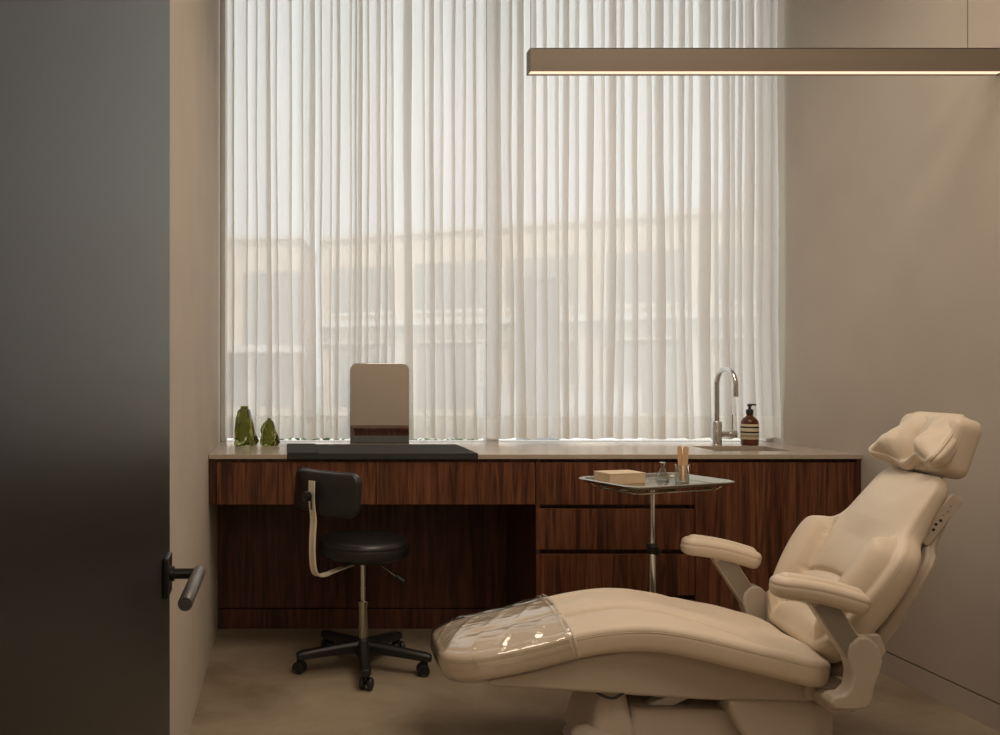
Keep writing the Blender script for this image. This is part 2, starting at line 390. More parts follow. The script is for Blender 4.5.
FR = [(499, 500), (509.5, 511), (518.5, 522.5), (533, 535), (544.5, 546), (556.5, 558), (564.5, 568), (576.5, 578), (588.5, 592), (603, 604), (610.5, 615), (622, 623.5), (634, 636), (648, 650), (657, 662), (671, 672), (680.5, 683), (690, 691), (701.5, 708.5), (716, 717), (724.5, 728.5), (733, 734), (740, 741), (747, 752.5), (760, 761), (768, 769)]
curtain(cx(225), cx(486), FL, 'white sheer curtain panel behind the green vases and the mirror', 0.3, .004)
curtain(cx(487.2), cx(778.5), FR, 'white sheer curtain panel behind the tap and the amber bottle', 1.9, .034)

# ------------------------------------------------------------------ worktop and cabinets
ZT, YF = .896, 3.77
wl, wr = LX+.002, RX-.002
SX0, SX1, SY0, SY1 = 1.935, 2.285, 3.93, 4.20
bm = bmesh.new(); xs = [wl, SX0, SX1, wr]; ys = [YF, SY0, SY1, 4.411]
for zi, z in enumerate((ZT-.020, ZT)):
    V = [[bm.verts.new((x, y, z)) for y in ys] for x in xs]
    if zi == 0: V0 = V
    for i in range(3):
        for j in range(3):
            if (i, j) != (1, 1): bm.faces.new((V[i][j], V[i+1][j], V[i+1][j+1], V[i][j+1]))
ring = lambda V, R_: [V[i][j] for i, j in R_]
for R_ in ([(i, 0) for i in range(4)]+[(3, j) for j in (1, 2, 3)]+[(i, 3) for i in (2, 1, 0)]+[(0, 2), (0, 1)], [(1, 1), (2, 1), (2, 2), (1, 2)]):
    a, b = ring(V0, R_), ring(V, R_)
    for k in range(len(a)): bm.faces.new((a[k], a[(k+1) % len(a)], b[(k+1) % len(a)], b[k]))
tag(obj('worktop', bm, M['stone'], bevel=.0015), 'long pale stone worktop running wall to wall under the curtains', 'worktop')
bm = bmesh.new()                                              # basin: open box with wall thickness
bb = (SX0-.002, SX1+.002, SY0-.002, SY1+.002); zt_, zb_ = ZT-.0205, ZT-.19
o_ = [(bb[0]-.004, bb[2]-.004), (bb[1]+.004, bb[2]-.004), (bb[1]+.004, bb[3]+.004), (bb[0]-.004, bb[3]+.004)]
i_ = [(bb[0]+.002, bb[2]+.002), (bb[1]-.002, bb[2]+.002), (bb[1]-.002, bb[3]-.002), (bb[0]+.002, bb[3]-.002)]
ot = [bm.verts.new((*p, zt_)) for p in o_]; ob = [bm.verts.new((*p, zb_-.003)) for p in o_]; it = [bm.verts.new((*p, zt_)) for p in i_]; ib = [bm.verts.new((*p, zb_)) for p in i_]
for k in range(4):
    j = (k+1) % 4; bm.faces.new((ot[k], ot[j], ob[j], ob[k])); bm.faces.new((it[k], it[j], ib[j], ib[k])); bm.faces.new((ot[k], ot[j], it[j], it[k]))
bm.faces.new(ob); bm.faces.new(ib)
sk = obj('sink_basin', bm, M['stone'], bevel=.006); tag(sk, 'rectangular sink basin sunk into the worktop in front of the tap', 'sink')
bm = bmesh.new(); lathe(bm, [(0, .004), (.028, .004), (.032, 0)], 28, ((SX0+SX1)/2, 4.06, zb_+.0006)); obj('drain', bm, M['chrome'], sk)

def front(name, x0, x1, z0, z1, parent, mi, y=YF+.006): return boxo(name, (x0, x1, y, y+.02, z0, z1), M['walnut'][mi], parent, bevel=.0012)
def c(p): return (p-VX)*(YF+.006)/F                    # X of a pixel column on the cabinet fronts
zc_ = ZT-.0205
# desk drawers over the kneehole
t = thing('desk_drawer_unit', 'shallow walnut desk unit with two wide drawers over the kneehole', 'cabinet', (0, 0, 0))
x0, x1 = wl, c(536)-.001
bm = bmesh.new(); box(bm, x0, c(216), YF+.012, 4.28, .679, zc_); box(bm, c(216), x1, YF+.03, 4.28, .681, .70); box(bm, c(216), x1, YF+.024, YF+.040, .835, zc_)
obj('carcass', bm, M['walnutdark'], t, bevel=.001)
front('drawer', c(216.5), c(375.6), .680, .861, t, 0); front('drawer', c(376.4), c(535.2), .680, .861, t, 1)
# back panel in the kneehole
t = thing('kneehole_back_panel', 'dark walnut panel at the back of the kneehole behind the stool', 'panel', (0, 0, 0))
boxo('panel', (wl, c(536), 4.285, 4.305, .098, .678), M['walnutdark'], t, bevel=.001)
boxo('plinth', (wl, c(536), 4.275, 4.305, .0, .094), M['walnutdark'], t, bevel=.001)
# drawer bank
t = thing('drawer_cabinet', 'walnut cabinet of stacked drawers behind the instrument tray', 'cabinet', (0, 0, 0))
x0, x1 = c(536), c(695)
bm = bmesh.new(); box(bm, x0, x0+.018, YF+.008, 4.43, .0, zc_); box(bm, x1-.018, x1, YF+.03, 4.43, .06, zc_); box(bm, x0, x1, YF+.045, YF+.06, .06, zc_)
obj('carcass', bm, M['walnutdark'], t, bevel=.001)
zp = [(.861, .6795), (.661, .4865), (.466, .289), (.268, .082)]
for i, (a, b) in enumerate(zp): front('drawer', x0+.001, x1-.0015, b, a, t, (2, 3, 1, 0)[i])
boxo('plinth', (x0+.018, x1, YF+.07, YF+.085, 0, .06), M['darkgap'], t)
# sink cabinet
t = thing('sink_cabinet', 'walnut cabinet with a tall plain door under the sink', 'cabinet', (0, 0, 0))
x0, x1 = c(695)+.001, wr
bm = bmesh.new(); box(bm, x0, x0+.018, YF+.03, 4.43, .06, zc_-.16); box(bm, x1-.018, x1, YF+.006, 4.43, 0, zc_); box(bm, x0, x1, YF+.040, YF+.055, .06, zc_)
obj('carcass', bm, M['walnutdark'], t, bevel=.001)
front('door', x0+.001, x1-.019, .082, .861, t, 2)
boxo('plinth', (x0, x1-.018, YF+.07, YF+.085, 0, .06), M['darkgap'], t)
# cabinet behind (beside the doorway), seen only in the mirror
t = thing('low_cabinet', 'low dark walnut cabinet by the doorway, reflected in the mirror', 'cabinet', (0, 0, 0))
boxo('body', (.625, 2.4, .185, .56, .06, .72), M['walnutdark'], t); boxo('top', (.615, 2.41, .183, .575, .72, .74), M['walnutdark'], t); boxo('plinth', (.70, 2.36, .2, .52, 0, .06), M['darkgap'], t)

# ------------------------------------------------------------------ things on the worktop
ZT += .0004
t = thing('desk_pad', 'charcoal leather desk pad lying over the worktop edge below the mirror', 'desk pad', (.414, 4.0, ZT))
bm = bmesh.new(); box(bm, -.410, .410, -.236, .245, 0, .0045); box(bm, -.410, .410, -.236, -.2315, -.021, 0)
obj('pad', bm, M['pad'], t, bevel=.0015)
bm = bmesh.new(); P = rrect(-.410, -.272, 1, .006); box(bm, -.409, -.272, -.234, .240, .0046, .0085); obj('pen_strip', bm, M['pad'], t, bevel=.002)
# mirror
def rounded_top(w_, h, r, n=12):
    P = [(-w_, 0), (w_, 0)]
    for i in range(n+1): a = pi/2*i/n; P.append((w_-r+r*cos(a), h-r+r*sin(a)))
    for i in range(n+1): a = pi/2+pi/2*i/n; P.append((-w_+r+r*cos(a), h-r+r*sin(a)))
    return P
t = thing('table_mirror', 'frameless standing mirror with a rounded top behind the desk pad', 'mirror', (.458, 4.290, ZT), R(0))
W_, H_ = .1445, .397
bm = bmesh.new(); prism(bm, rounded_top(W_, H_, .038), .003, .009); obj('backing', bm, M['greycap'], t)
bm = bmesh.new(); prism(bm, rounded_top(W_-.0015, H_-.0015, .037), 0, .0028); obj('mirror_glass', bm, M['mirror'], t, bevel=.0012)
bm = bmesh.new(); prism(bm, [(-.03, 0), (.03, 0), (.02, .14), (-.02, .14)], .010, .013); obj('easel_foot', bm, M['greycap'], t)
# green vases
def vase(name, label, X, Y, w_, h, seed, neck):
    r_ = random.Random(seed); bm = bmesh.new(); n = 22; prof = []
    zs = [0, .03, .12, .25, .4, .55, .7, .82, .9, .94, 1.0]
    rs = [.84, 1.0, 1.02, .96, .88, .78, .68, .60, .50, neck+.03, neck+.06] if seed == 1 else [.84, 1.0, 1.0, .97, .92, .85, .74, .58, .40, neck, neck]
    lean = (.012 if seed == 1 else .02)
    V = []
    for k, (z, r) in enumerate(zip(zs, rs)):
        ring = []
        for i in range(n):
            a = 2*pi*i/n
            f = 1+.11*sin(3*a+z*5+seed)+.07*sin(5*a-z*9+seed*2)+(.10*(r_.random()-.5)*2 if .02 < z < .9 else 0)
            if z > .92: f = 1
            ring.append(bm.verts.new((w_/2*r*f*cos(a)*.95+lean*w_*sin(z*6)*(z < .95), w_/2*r*f*sin(a)*.8, z*h)))
        V.append(ring)
    for A, B in zip(V, V[1:]):
        for i in range(n): bm.faces.new((A[i], A[(i+1) % n], B[(i+1) % n], B[i]))
    bm.faces.new(V[0][::-1])
    # inner cavity
    In = []
    for k in range(len(zs)-1, 1, -1):
        z = zs[k]; r = rs[k]*.70 if k < 9 else rs[k]*.78
        ring = []
        for i in range(n):
            a = 2*pi*i/n; f = 1+(.15*sin(3*a+z*7+seed+1)+.10*sin(4*a-z*15+seed)+.16*(r_.random()-.5) if k < 8 else 0)
            ring.append(bm.verts.new((w_/2*r*f*cos(a)*.88, w_/2*r*f*sin(a)*.72, z*h+(.010*sin(2*a+seed) if k < 6 else 0))))
        In.append(ring)
    for i in range(n): bm.faces.new((V[-1][i], V[-1][(i+1) % n], In[0][(i+1) % n], In[0][i]))
    for A, B in zip(In, In[1:]):
        for i in range(n): bm.faces.new((A[i], A[(i+1) % n], B[(i+1) % n], B[i]))
    bm.faces.new(In[-1])
    o = obj(name, bm, M['vase'], angle=24); o.location = (X, Y, ZT); tag(o, label, 'vase', 'green glass vases')
vase('glass_vase', 'taller craggy green glass vase at the left end of the worktop', (244.5-VX)*4.22/F, 4.22, .114, .190, 1, .30)
vase('glass_vase', 'shorter craggy green glass vase between the tall vase and desk pad', (269.3-VX)*4.22/F, 4.22, .088, .132, 2, .22)
# tap
t = thing('kitchen_tap', 'tall chrome gooseneck tap standing behind the sink', 'tap', ((716.5-VX)*4.27/F, 4.27, ZT))
bm = bmesh.new(); lathe(bm, [(.0, 0), (.0265, 0), (.0265, .003), (.0245, .004), (.0245, .112), (.0235, .1135), (0, .1135)], 32); obj('body', bm, M['chrome'], t)
az = Vector((.07, -1, 0)).normalized(); rr_ = .079; zt2 = .29
P = [(0, 0, .112), (0, 0, .2)]+[Vector((0, 0, zt2))+az*rr_*(1-cos(a))+Vector((0, 0, rr_*sin(a))) for a in [pi*i/20 for i in range(21)]]+[Vector((0, 0, zt2-.028))+az*rr_*2, Vector((0, 0, zt2-.045))+az*rr_*2]
bm = bmesh.new(); tube(bm, P, .0125, 20); sp = obj('spout', bm, M['chrome'], t)
bm = bmesh.new(); e_ = az*rr_*2; lathe(bm, [(.0, zt2-.052), (.0105, zt2-.052), (.0135, zt2-.05), (.0135, zt2-.03), (.0125, zt2-.029)], 24, (e_.x, e_.y, 0)); obj('nozzle', bm, M['chrome'], sp)
bm = bmesh.new(); lathe(bm, [(0, .018), (.0145, .018), (.0145, .058), (.0185, .059), (.0195, .062), (.0195, .090), (.018, .094), (0, .095)], 28, (0, 0, .052), 'x'); hd = obj('handle', bm, M['chrome'], t)
bm = bmesh.new(); tube(bm, [(.077, 0, .065), (.077, 0, .10), (.0775, 0, .146)], [.0042, .004, .0034], 12); obj('lever', bm, M['chrome'], hd)
# soap bottle
t = thing('soap_bottle', 'amber glass soap bottle with black pump and cream label by the tap', 'bottle', ((749.7-VX)*4.255/F, 4.255, ZT))
bm = bmesh.new(); lathe(bm, [(0, 0), (.036, 0), (.0395, .004), (.0395, .105), (.037, .118), (.028, .130), (.0165, .139), (.0145, .144), (.0145, .150), (0, .150)], 40); obj('bottle_body', bm, M['amber'], t)
bm = bmesh.new(); lathe(bm, [(.0399, .029), (.0402, .0295), (.0402, .1015), (.0399, .102)], 40); lb = obj('label', bm, M['label'], t)
for a, b, m_ in ((.059, .067, 'ink'), (.083, .091, 'ink')):
    bm = bmesh.new(); lathe(bm, [(.0403, a), (.0405, a+.0003), (.0405, b-.0003), (.0403, b)], 40); obj('label_band', bm, M[m_], lb)
for k in range(3):
    bm = bmesh.new(); lathe(bm, [(.0403, .041+k*.0032), (.0405, .0413+k*.0032), (.0405, .0424+k*.0032), (.0403, .0427+k*.0032)], 40); obj('print_line', bm, M['olive'], lb)
bm = bmesh.new(); lathe(bm, [(0, .150), (.0165, .150), (.0165, .168), (.014, .172), (.007, .174), (.006, .186), (.0105, .187), (.0105, .197), (.008, .199), (0, .199)], 28)
tube(bm, [(0, 0, .1945), (.014, -.006, .196), (.026, -.011, .194)], [.0052, .0046, .0036], 12); obj('pump', bm, M['plastic'], t)

# ------------------------------------------------------------------ rolling stool
t = thing('rolling_stool', 'black vinyl stool with a small backrest and five castors by the kneehole', 'stool', (.326, 3.71, 0))
def polar(s, v, h): return Vector((s, v, h))
n = 64; P = [(.191*cos(2*pi*i/n), .191*sin(2*pi*i/n)) for i in range(n)]
bm = bmesh.new(); cushion(bm, P, lambda s, v, h: Vector((s, v, .553+h)), .078, .026, .012, sk=(0, 0), rb=.022, side=.001, groove=.0012, K=12); obj('seat', bm, M['vinyl'], t, angle=60)
bm = bmesh.new(); box(bm, -.09, .09, -.09, .09, .452, .474); obj('seat_plate', bm, M['blackmetal'], t, bevel=.006)
bm = bmesh.new(); lathe(bm, [(0, .20), (.0125, .20), (.0125, .452), (0, .452)], 24); lathe(bm, [(.0133, .335), (.0138, .336), (.0138, .339), (.0133, .34)], 24); obj('lift_rod', bm, M['chrome'], t)
bm = bmesh.new(); lathe(bm, [(0, .10), (.0205, .10), (.0205, .262), (.023, .263), (.0235, .266), (.0235, .283), (.022, .285), (.0145, .287), (0, .287)], 28); obj('lift_sleeve', bm, M['steel'], t)
bm = bmesh.new(); lathe(bm, [(0, .055), (.030, .055), (.034, .062), (.034, .118), (.027, .128), (0, .128)], 28); obj('hub', bm, M['plastic'], t)
for k in range(5):
    a = -pi/2-R(3)+k*2*pi/5; dx, dy = cos(a), sin(a)
    bm = bmesh.new()
    A = []
    for rr, zz_, hw, hh in ((.02, .094, .026, .025), (.10, .091, .023, .021), (.20, .083, .021, .018), (.268, .078, .022, .016), (.290, .074, .016, .013)):
        c0 = Vector((dx*rr, dy*rr, zz_)); u = Vector((-dy, dx, 0))
        A.append([bm.verts.new(c0+u*(hw*sx*f)+Vector((0, 0, hh*sz))) for sx, sz, f in ((-1, -1, 1), (1, -1, 1), (1, .4, 1), (.6, 1, 1), (-.6, 1, 1), (-1, .4, 1))])
    for B, C in zip(A, A[1:]):
        for i in range(6): bm.faces.new((B[i], B[(i+1) % 6], C[(i+1) % 6], C[i]))
    bm.faces.new(A[0]); bm.faces.new(A[-1][::-1]); lg = obj('leg', bm, M['plastic'], t, bevel=.003)
    # castor: twin wheels, fork hood, stem
    bm = bmesh.new(); cxx, cyy = dx*.268, dy*.268; sw = a+R(70+40*k); ax = Vector((cos(sw), sin(sw), 0)); of = Vector((-sin(sw), cos(sw), 0))*.012
    cc = Vector((cxx, cyy, 0))+of
    for sgn in (-1, 1):
        prof = [(0, .006), (.017, .006), (.0235, .0085), (.0255, .012), (.0255, .020), (.0235, .0235), (.019, .0245), (.017, .022), (0, .022)]
        rg = []
        for r, z in prof:
            rg.append([bm.verts.new(cc+Vector((0, 0, .0255))+ax*(sgn*z)+(ax.cross(Vector((0, 0, 1)))*cos(2*pi*i/24)+Vector((0, 0, 1))*sin(2*pi*i/24))*max(r, .0001)) for i in range(24)])
        for B, C in zip(rg, rg[1:]):
            for i in range(24): bm.faces.new((B[i], B[(i+1) % 24], C[(i+1) % 24], C[i]))
    tube(bm, [cc+Vector((0, 0, .03)), cc+Vector((0, 0, .055))], .012, 14); tube(bm, [(cxx, cyy, .045), (cxx, cyy, .075)], .008, 14)
    tube(bm, [cc+ax*-.008+Vector((0, 0, .0255)), cc+ax*.008+Vector((0, 0, .0255))], .007, 14)
    obj('castor', bm, M['plastic'], lg)
# backrest, curved round the sitter
bd = Vector((-.75, -.67, 0)).normalized(); side_ = Vector((-bd.y, bd.x, 0)); RB = .36; rc0 = .275
def backp(s, v, h):                                       # s vertical, v along the curve, h outward from the back
    th = v/RB; dirn = bd*cos(th)+side_*sin(th)
    return bd*(rc0-RB)+dirn*(RB+h+.05*0)+Vector((0, 0, .763+s))+bd*(-.10*s)
P = [(a, b-.006) for a, b in rrect(-.086, .086, .203, .045, step=.012)]
bm = bmesh.new(); cushion(bm, P, lambda s, v, h: backp(s, v, h), .048, .016, .006, sk=(0, 0), K=14, rb=.018); obj('backrest', bm, M['vinyl'], t, angle=60)
def strip(bm, pts, wv, w_, th):
    """flat bar along pts; wv width direction"""
    pts = [Vector(p) for p in pts]; A = []
    for i, p in enumerate(pts):
        tt = (pts[min(i+1, len(pts)-1)]-pts[max(i-1, 0)]).normalized(); nn = tt.cross(wv).normalized()
        A.append([bm.verts.new(p+wv*(w_*a)+nn*(th*b)) for a, b in ((-.5, -.5), (.5, -.5), (.5, .5), (-.5, .5))])
    for B, C in zip(A, A[1:]):
        for i in range(4): bm.faces.new((B[i], B[(i+1) % 4], C[(i+1) % 4], C[i]))
    bm.faces.new(A[0]); bm.faces.new(A[-1][::-1])
def bz(r, z): return bd*r+Vector((0, 0, z))
path = smooth_pts([bz(.07, .448), bz(.16, .437), bz(.235, .428), bz(.272, .436), bz(.290, .465), bz(.296, .53), bz(.294, .60), bz(.290, .66), bz(.300, .74), bz(.298, .815)], 6)
bm = bmesh.new(); strip(bm, path, side_, .034, .005)
for sgn in (-1, 1): strip(bm, [p+side_*(sgn*.012) for p in path[10:44]], side_, .006, .010)      # rolled ribs
br = obj('back_bracket', bm, M['nickel'], t, bevel=.001)
bm = bmesh.new(); tube(bm, [bz(.298, .755), bz(.325, .755)], .006, 12); 
for k in range(6):
    a = k*pi/3; q = side_*(.013*cos(a))+Vector((0, 0, .013*sin(a))); tube(bm, [bz(.318, .755)+q, bz(.340, .755)+q], .008, 10)
tube(bm, [bz(.318, .755), bz(.341, .755)], .015, 18); obj('knob', bm, M['plastic'], br)
bm = bmesh.new(); strip(bm, [bz(.302, .70), bz(.302, .745)], side_, .006, .002); obj('slot', bm, M['darkgap'], br)
bm = bmesh.new(); tube(bm, [(.03, -.02, .456), (.07, -.06, .448), (.135, -.11, .405)], .004, 10); lv2 = obj('lever', bm, M['steel'], t)
bm = bmesh.new(); tube(bm, [(.127, -.104, .411), (.155, -.125, .392)], [.008, .009], 14); obj('grip', bm, M['plastic'], lv2)

# ------------------------------------------------------------------ instrument stand and what is on it
TX, TY, TZ = 1.402, 3.36, .822
t = thing('instrument_stand', 'chrome instrument stand with a shallow steel tray behind the treatment chair', 'instrument stand', (TX, TY, 0))
TR = R(20)
def tp(x, y, z=0): return Vector((x*cos(TR)-y*sin(TR), x*sin(TR)+y*cos(TR), z))
TO = Vector((.012, 0, 0))
bm = bmesh.new()
rings = []
base = rrect(-.245, .245, .165, .055, n=8, step=.05); nb = len(base)
nrm = [((base[(i+1) % nb][1]-base[i-1][1]), -(base[(i+1) % nb][0]-base[i-1][0])) for i in range(nb)]
nrm = [(a/math.hypot(a, b), b/math.hypot(a, b)) for a, b in nrm]
for ins, z in ((.0, .0145), (-.006, .0135), (-.0075, .0155), (-.004, .018), (.002, .0185), (.008, .0165), (.016, .006), (.021, .0025), (.028, .0016), (.05, .0016)):
    rings.append([bm.verts.new(TO+tp(p[0]-q[0]*ins, p[1]-q[1]*ins, TZ+z)) for p, q in zip(base, nrm)])
for ins, z in ((.05, .0004), (.026, .0004), (.018, .002), (.013, .006), (.006, .0142)):
    rings.append([bm.verts.new(TO+tp(p[0]-q[0]*ins, p[1]-q[1]*ins, TZ+z-.001)) for p, q in zip(base, nrm)])
top_i, bot_i = 9, 10
for i, (A, B) in enumerate(zip(rings, rings[1:])):
    if i == top_i: continue
    for k in range(nb): bm.faces.new((A[k], A[(k+1) % nb], B[(k+1) % nb], B[k]))
for k in range(nb): bm.faces.new((rings[-1][k], rings[-1][(k+1) % nb], rings[0][(k+1) % nb], rings[0][k]))
bm.faces.new(rings[top_i]); bm.faces.new(rings[bot_i][::-1])
obj('tray', bm, M['steel'], t, angle=50)
bm = bmesh.new(); q = [TO+tp(s*.86, v*.80, TZ-.016) for s, v in rrect(-.22, .22, .14, .05, n=6, step=.1)]; q.append(q[0]); q.append(q[1])
tube(bm, q, .004, 10, cap=False)
for s in (-.185, .185):
    for v in (-.11, .11): tube(bm, [TO+tp(s, v, TZ-.016), TO+tp(s*1.12, v*1.18, TZ+.004)], .003, 8)
tube(bm, [TO+tp(0, -.11, TZ-.016), TO+tp(0, .11, TZ-.016)], .006, 10); tube(bm, [TO+tp(-.19, 0, TZ-.016), TO+tp(.19, 0, TZ-.016)], .005, 10)
obj('tray_frame', bm, M['steel'], t)
bm = bmesh.new(); lathe(bm, [(0, .45), (.0095, .45), (.0095, TZ-.010), (0, TZ-.010)], 20); obj('upper_pole', bm, M['chrome'], t)
bm = bmesh.new(); lathe(bm, [(0, .06), (.0135, .06), (.0135, .56), (.0145, .561), (.0145, .575), (0, .575)], 24); obj('lower_pole', bm, M['chrome'], t)
bm = bmesh.new(); lathe(bm, [(0, .556), (.018, .556), (.019, .56), (.019, .590), (.017, .594), (0, .594)], 24)
for k in range(5):
    a = 2*pi*k/5; tube(bm, [(.008*cos(a)-.006, -.030, .575+.010*sin(a)), (.008*cos(a)-.006, -.052, .575+.010*sin(a))], .0085, 12)
tube(bm, [(0, 0, .575), (-.006, -.050, .575)], .008, 12); obj('knob', bm, M['plastic'], t)
for k, (a, b) in enumerate((((-.02, 0), (-.305, -.13)), ((-.02, 0), (-.22, .22)), ((-.02, 0), (.22, .16)), ((0, 0), (.20, -.08)))):
    bm = bmesh.new(); tube(bm, [(a[0], a[1], .085), (b[0], b[1], .075)], .012, 14); lg = obj('leg', bm, M['chrome'], t)
    bm = bmesh.new(); tube(bm, [(b[0], b[1], .085), (b[0], b[1], .055)], .011, 14)
    lathe(bm, [(0, -.012), (.026, -.012), (.03, -.008), (.03, .008), (.026, .012), (0, .012)], 24, (b[0], b[1], .03), 'x')
    box(bm, b[0]-.018, b[0]+.018, b[1]-.012, b[1]+.012, .05, .066); obj('castor', bm, M['plastic'], lg)
def on_tray(x, y): p = TO+tp(x, y); return (TX+p.x, TY+p.y, TZ+.0020)
def tray_px(pxx, D): return ((pxx-VX)*D/F, D, TZ+.0020)
# stack of paper towels: several folded sheets in one wrapped bundle
t = thing('paper_towel_stack', 'small stack of kraft paper towels on the left of the tray', 'paper towels', tray_px(619.5, 3.40), R(14))
n_ = 9
bm = bmesh.new()
for k in range(n_):
    dx = .0015*sin(k*2.3); box(bm, -.078+dx, .078+dx, -.052, .052, k*.0042, k*.0042+.0037)
obj('sheets', bm, M['paper'], t, bevel=.0012)
bm = bmesh.new(); box(bm, -.079, .079, -.053, .053, n_*.0042, n_*.0042+.0022); obj('top_sheet', bm, M['paper'], t, bevel=.001)
# flask
t = thing('conical_flask', 'small clear conical glass flask in the middle of the tray', 'flask', tray_px(662.5, 3.44))
bm = bmesh.new(); lathe(bm, [(0, 0), (.024, 0), (.0265, .004), (.025, .010), (.0095, .046), (.0085, .052), (.0085, .068), (.011, .071), (.0112, .0725), (.0098, .073), (.0072, .069), (.0072, .052), (.0082, .0455), (.0235, .010), (.0245, .005), (.022, .0025), (0, .0025)], 36)
fl = obj('flask_body', bm, M['glass'], t, angle=50)
bm = bmesh.new(); lathe(bm, [(.0095, .0700), (.0117, .0706), (.0117, .0722), (.0098, .0730)], 30); obj('rim', bm, M['glass'], fl)
# beaker and depressors
bxp = tray_px(682.2, 3.395)
t = thing('glass_beaker', 'small straight clear glass beaker at the right of the tray', 'beaker', bxp)
bm = bmesh.new(); lathe(bm, [(0, 0), (.023, 0), (.0255, .003), (.0255, .064), (.028, .067), (.0275, .0683), (.0243, .065), (.0243, .004), (.022, .002), (0, .002)], 36)
obj('beaker_body', bm, M['glass'], t, angle=50)
for k, (lx, ly, ang, yaw, lab) in enumerate(((-.0005, .004, -2.0, 8, 'wooden tongue depressor leaning left in the glass beaker'), (.0045, -.004, 2.6, -6, 'wooden tongue depressor leaning right in the glass beaker'))):
    bm = bmesh.new(); P = [(-.009, .0), (.009, 0)]
    P = [(.0098*cos(a)*(1.0), .0095+.0095*sin(a)) for a in [pi+pi*i/10 for i in range(11)]]+[(.0102*cos(a), .128+.0095*sin(a)) for a in [pi*i/10 for i in range(11)]]
    prism(bm, P, -.0009, .0009); o = obj('tongue_depressor', bm, M['stick'], bevel=.0004)
    o.location = (bxp[0]+lx, bxp[1]+ly, bxp[2]+.003); o.rotation_euler = (R(3 if k else -3), R(ang), R(yaw)); tag(o, lab, 'tongue depressor', 'tongue depressors in the beaker')

# ------------------------------------------------------------------ pendant light
t = thing('linear_pendant_light', 'long slim taupe linear pendant light hanging across the upper right', 'pendant light', (.837, 3.0, 2.278))
Lh, Wd, Hh = 1.63, .046, .0795
bm = bmesh.new(); box(bm, 0, Lh, 0, .0025, 0, Hh); box(bm, 0, Lh, Wd-.0025, Wd, 0, Hh); box(bm, 0, Lh, 0, Wd, Hh-.0025, Hh)
obj('housing', bm, M['bronze'], t)
for x in (-.003, Lh): boxo('end_cap', (x, x+.003, 0, Wd, 0, Hh), M['bronze'], t, bevel=.0008)
M['lamp'] = emis('lamp_diffuser', (1, .75, .52, 1), 1.25)
boxo('diffuser', (.004, Lh-.004, .0028, Wd-.0028, .0045, .010), M['lamp'], t, bevel=0)
for x in (.006, Lh-.12):
    bm = bmesh.new(); tube(bm, [(x, Wd/2, Hh), (x, Wd/2, ZC-2.278)], .0012, 8); obj('cable', bm, M['greycap'], t)

# ------------------------------------------------------------------ treatment chair
CX0, CY0 = 1.2, 2.90
chair = thing('treatment_chair', 'cream leather reclining treatment chair with armrests and headrest', 'treatment chair', (CX0, CY0, 0), R(-3))
def lx(X): return X-CX0
seat_tab = [(.495, .348), (.61, .372), (.75, .403), (.90, .446), (1.02, .470), (1.13, .478), (1.25, .466), (1.40, .435), (1.55, .400), (1.70, .362)]
f_seat, LS, at_seat = place_path([(lx(a), b) for a, b in seat_tab])
def seat_w(s):                                           # half width along the length
    return interp([(0, .196), (.15, .205), (.45, .215), (.65, .232), (.85, .255), (1.05, .262), (1.3, .25)], s)
def seat_detail(s, v, l):
    h = 0
    # two long channels on the leg section that fan out at the hips
    if s > .06:
        vc = .090 if s < .60 else .090+.15*((s-.60)/.42)**1.5
        k = min(1, (s-.06)/.08)
        k *= 1 if s < 1.05 else max(0, 1-(s-1.05)/.1)
        d = abs(abs(v)-vc); h -= k*(.018*gauss(d, .009)+.014*gauss(d, .030))
    # raised hip panels and a dished centre on the seat
    if s > .6: h -= .016*min(1, (s-.6)/.2)*gauss(v, .11)
    h += .004*sin(s*38+v*9)*gauss(v-.1, .12)*(s > .7)*.3
    return h
P = rrect(0, LS, .22, .12, n=14, step=.014, wf=seat_w)
bm = bmesh.new(); cushion(bm, P, f_seat, .086, .022, .038, seat_detail, sk=(.20, LS-.17), K=44, rb=.024, side=.001, groove=.0022); obj('seat_cushion', bm, M['leather'], chair, angle=180)
# stitched welt along the rim
def welt(name, P, place, h, r, m, parent, ins=.0, close=True, flt=None):
    n = len(P); pts = []
    for i in range(n):
        a, b = P[i-1], P[(i+1) % n]; dx, dy = b[0]-a[0], b[1]-a[1]; l = math.hypot(dx, dy) or 1
        q = (P[i][0]-dy/l*ins, P[i][1]+dx/l*ins)
        if flt is None or flt(*q): pts.append(place(q[0], q[1], h))
    if close: pts += pts[:2]
    bm = bmesh.new(); tube(bm, pts, r, 8, cap=False); return obj(name, bm, m, parent)
welt('piping', P, f_seat, -.0215, .0014, M['leather'], chair, ins=.0005)
# under-frame
fr = [(.650, .262), (.642, .292), (.80, .318), (.94, .358), (1.06, .385), (1.17, .393), (1.30, .380), (1.47, .340), (1.645, .300), (1.645, .228), (1.3, .232)]
bm = bmesh.new(); prism(bm, [(lx(a), b) for a, b in fr], -.175, .175); obj('seat_frame', bm, M['shell'], chair, bevel=.012, seg=4)
bm = bmesh.new(); box(bm, lx(1.60), lx(1.73), -.20, .20, .245, .300); obj('rear_crossbar', bm, M['shell'], chair, bevel=.012)
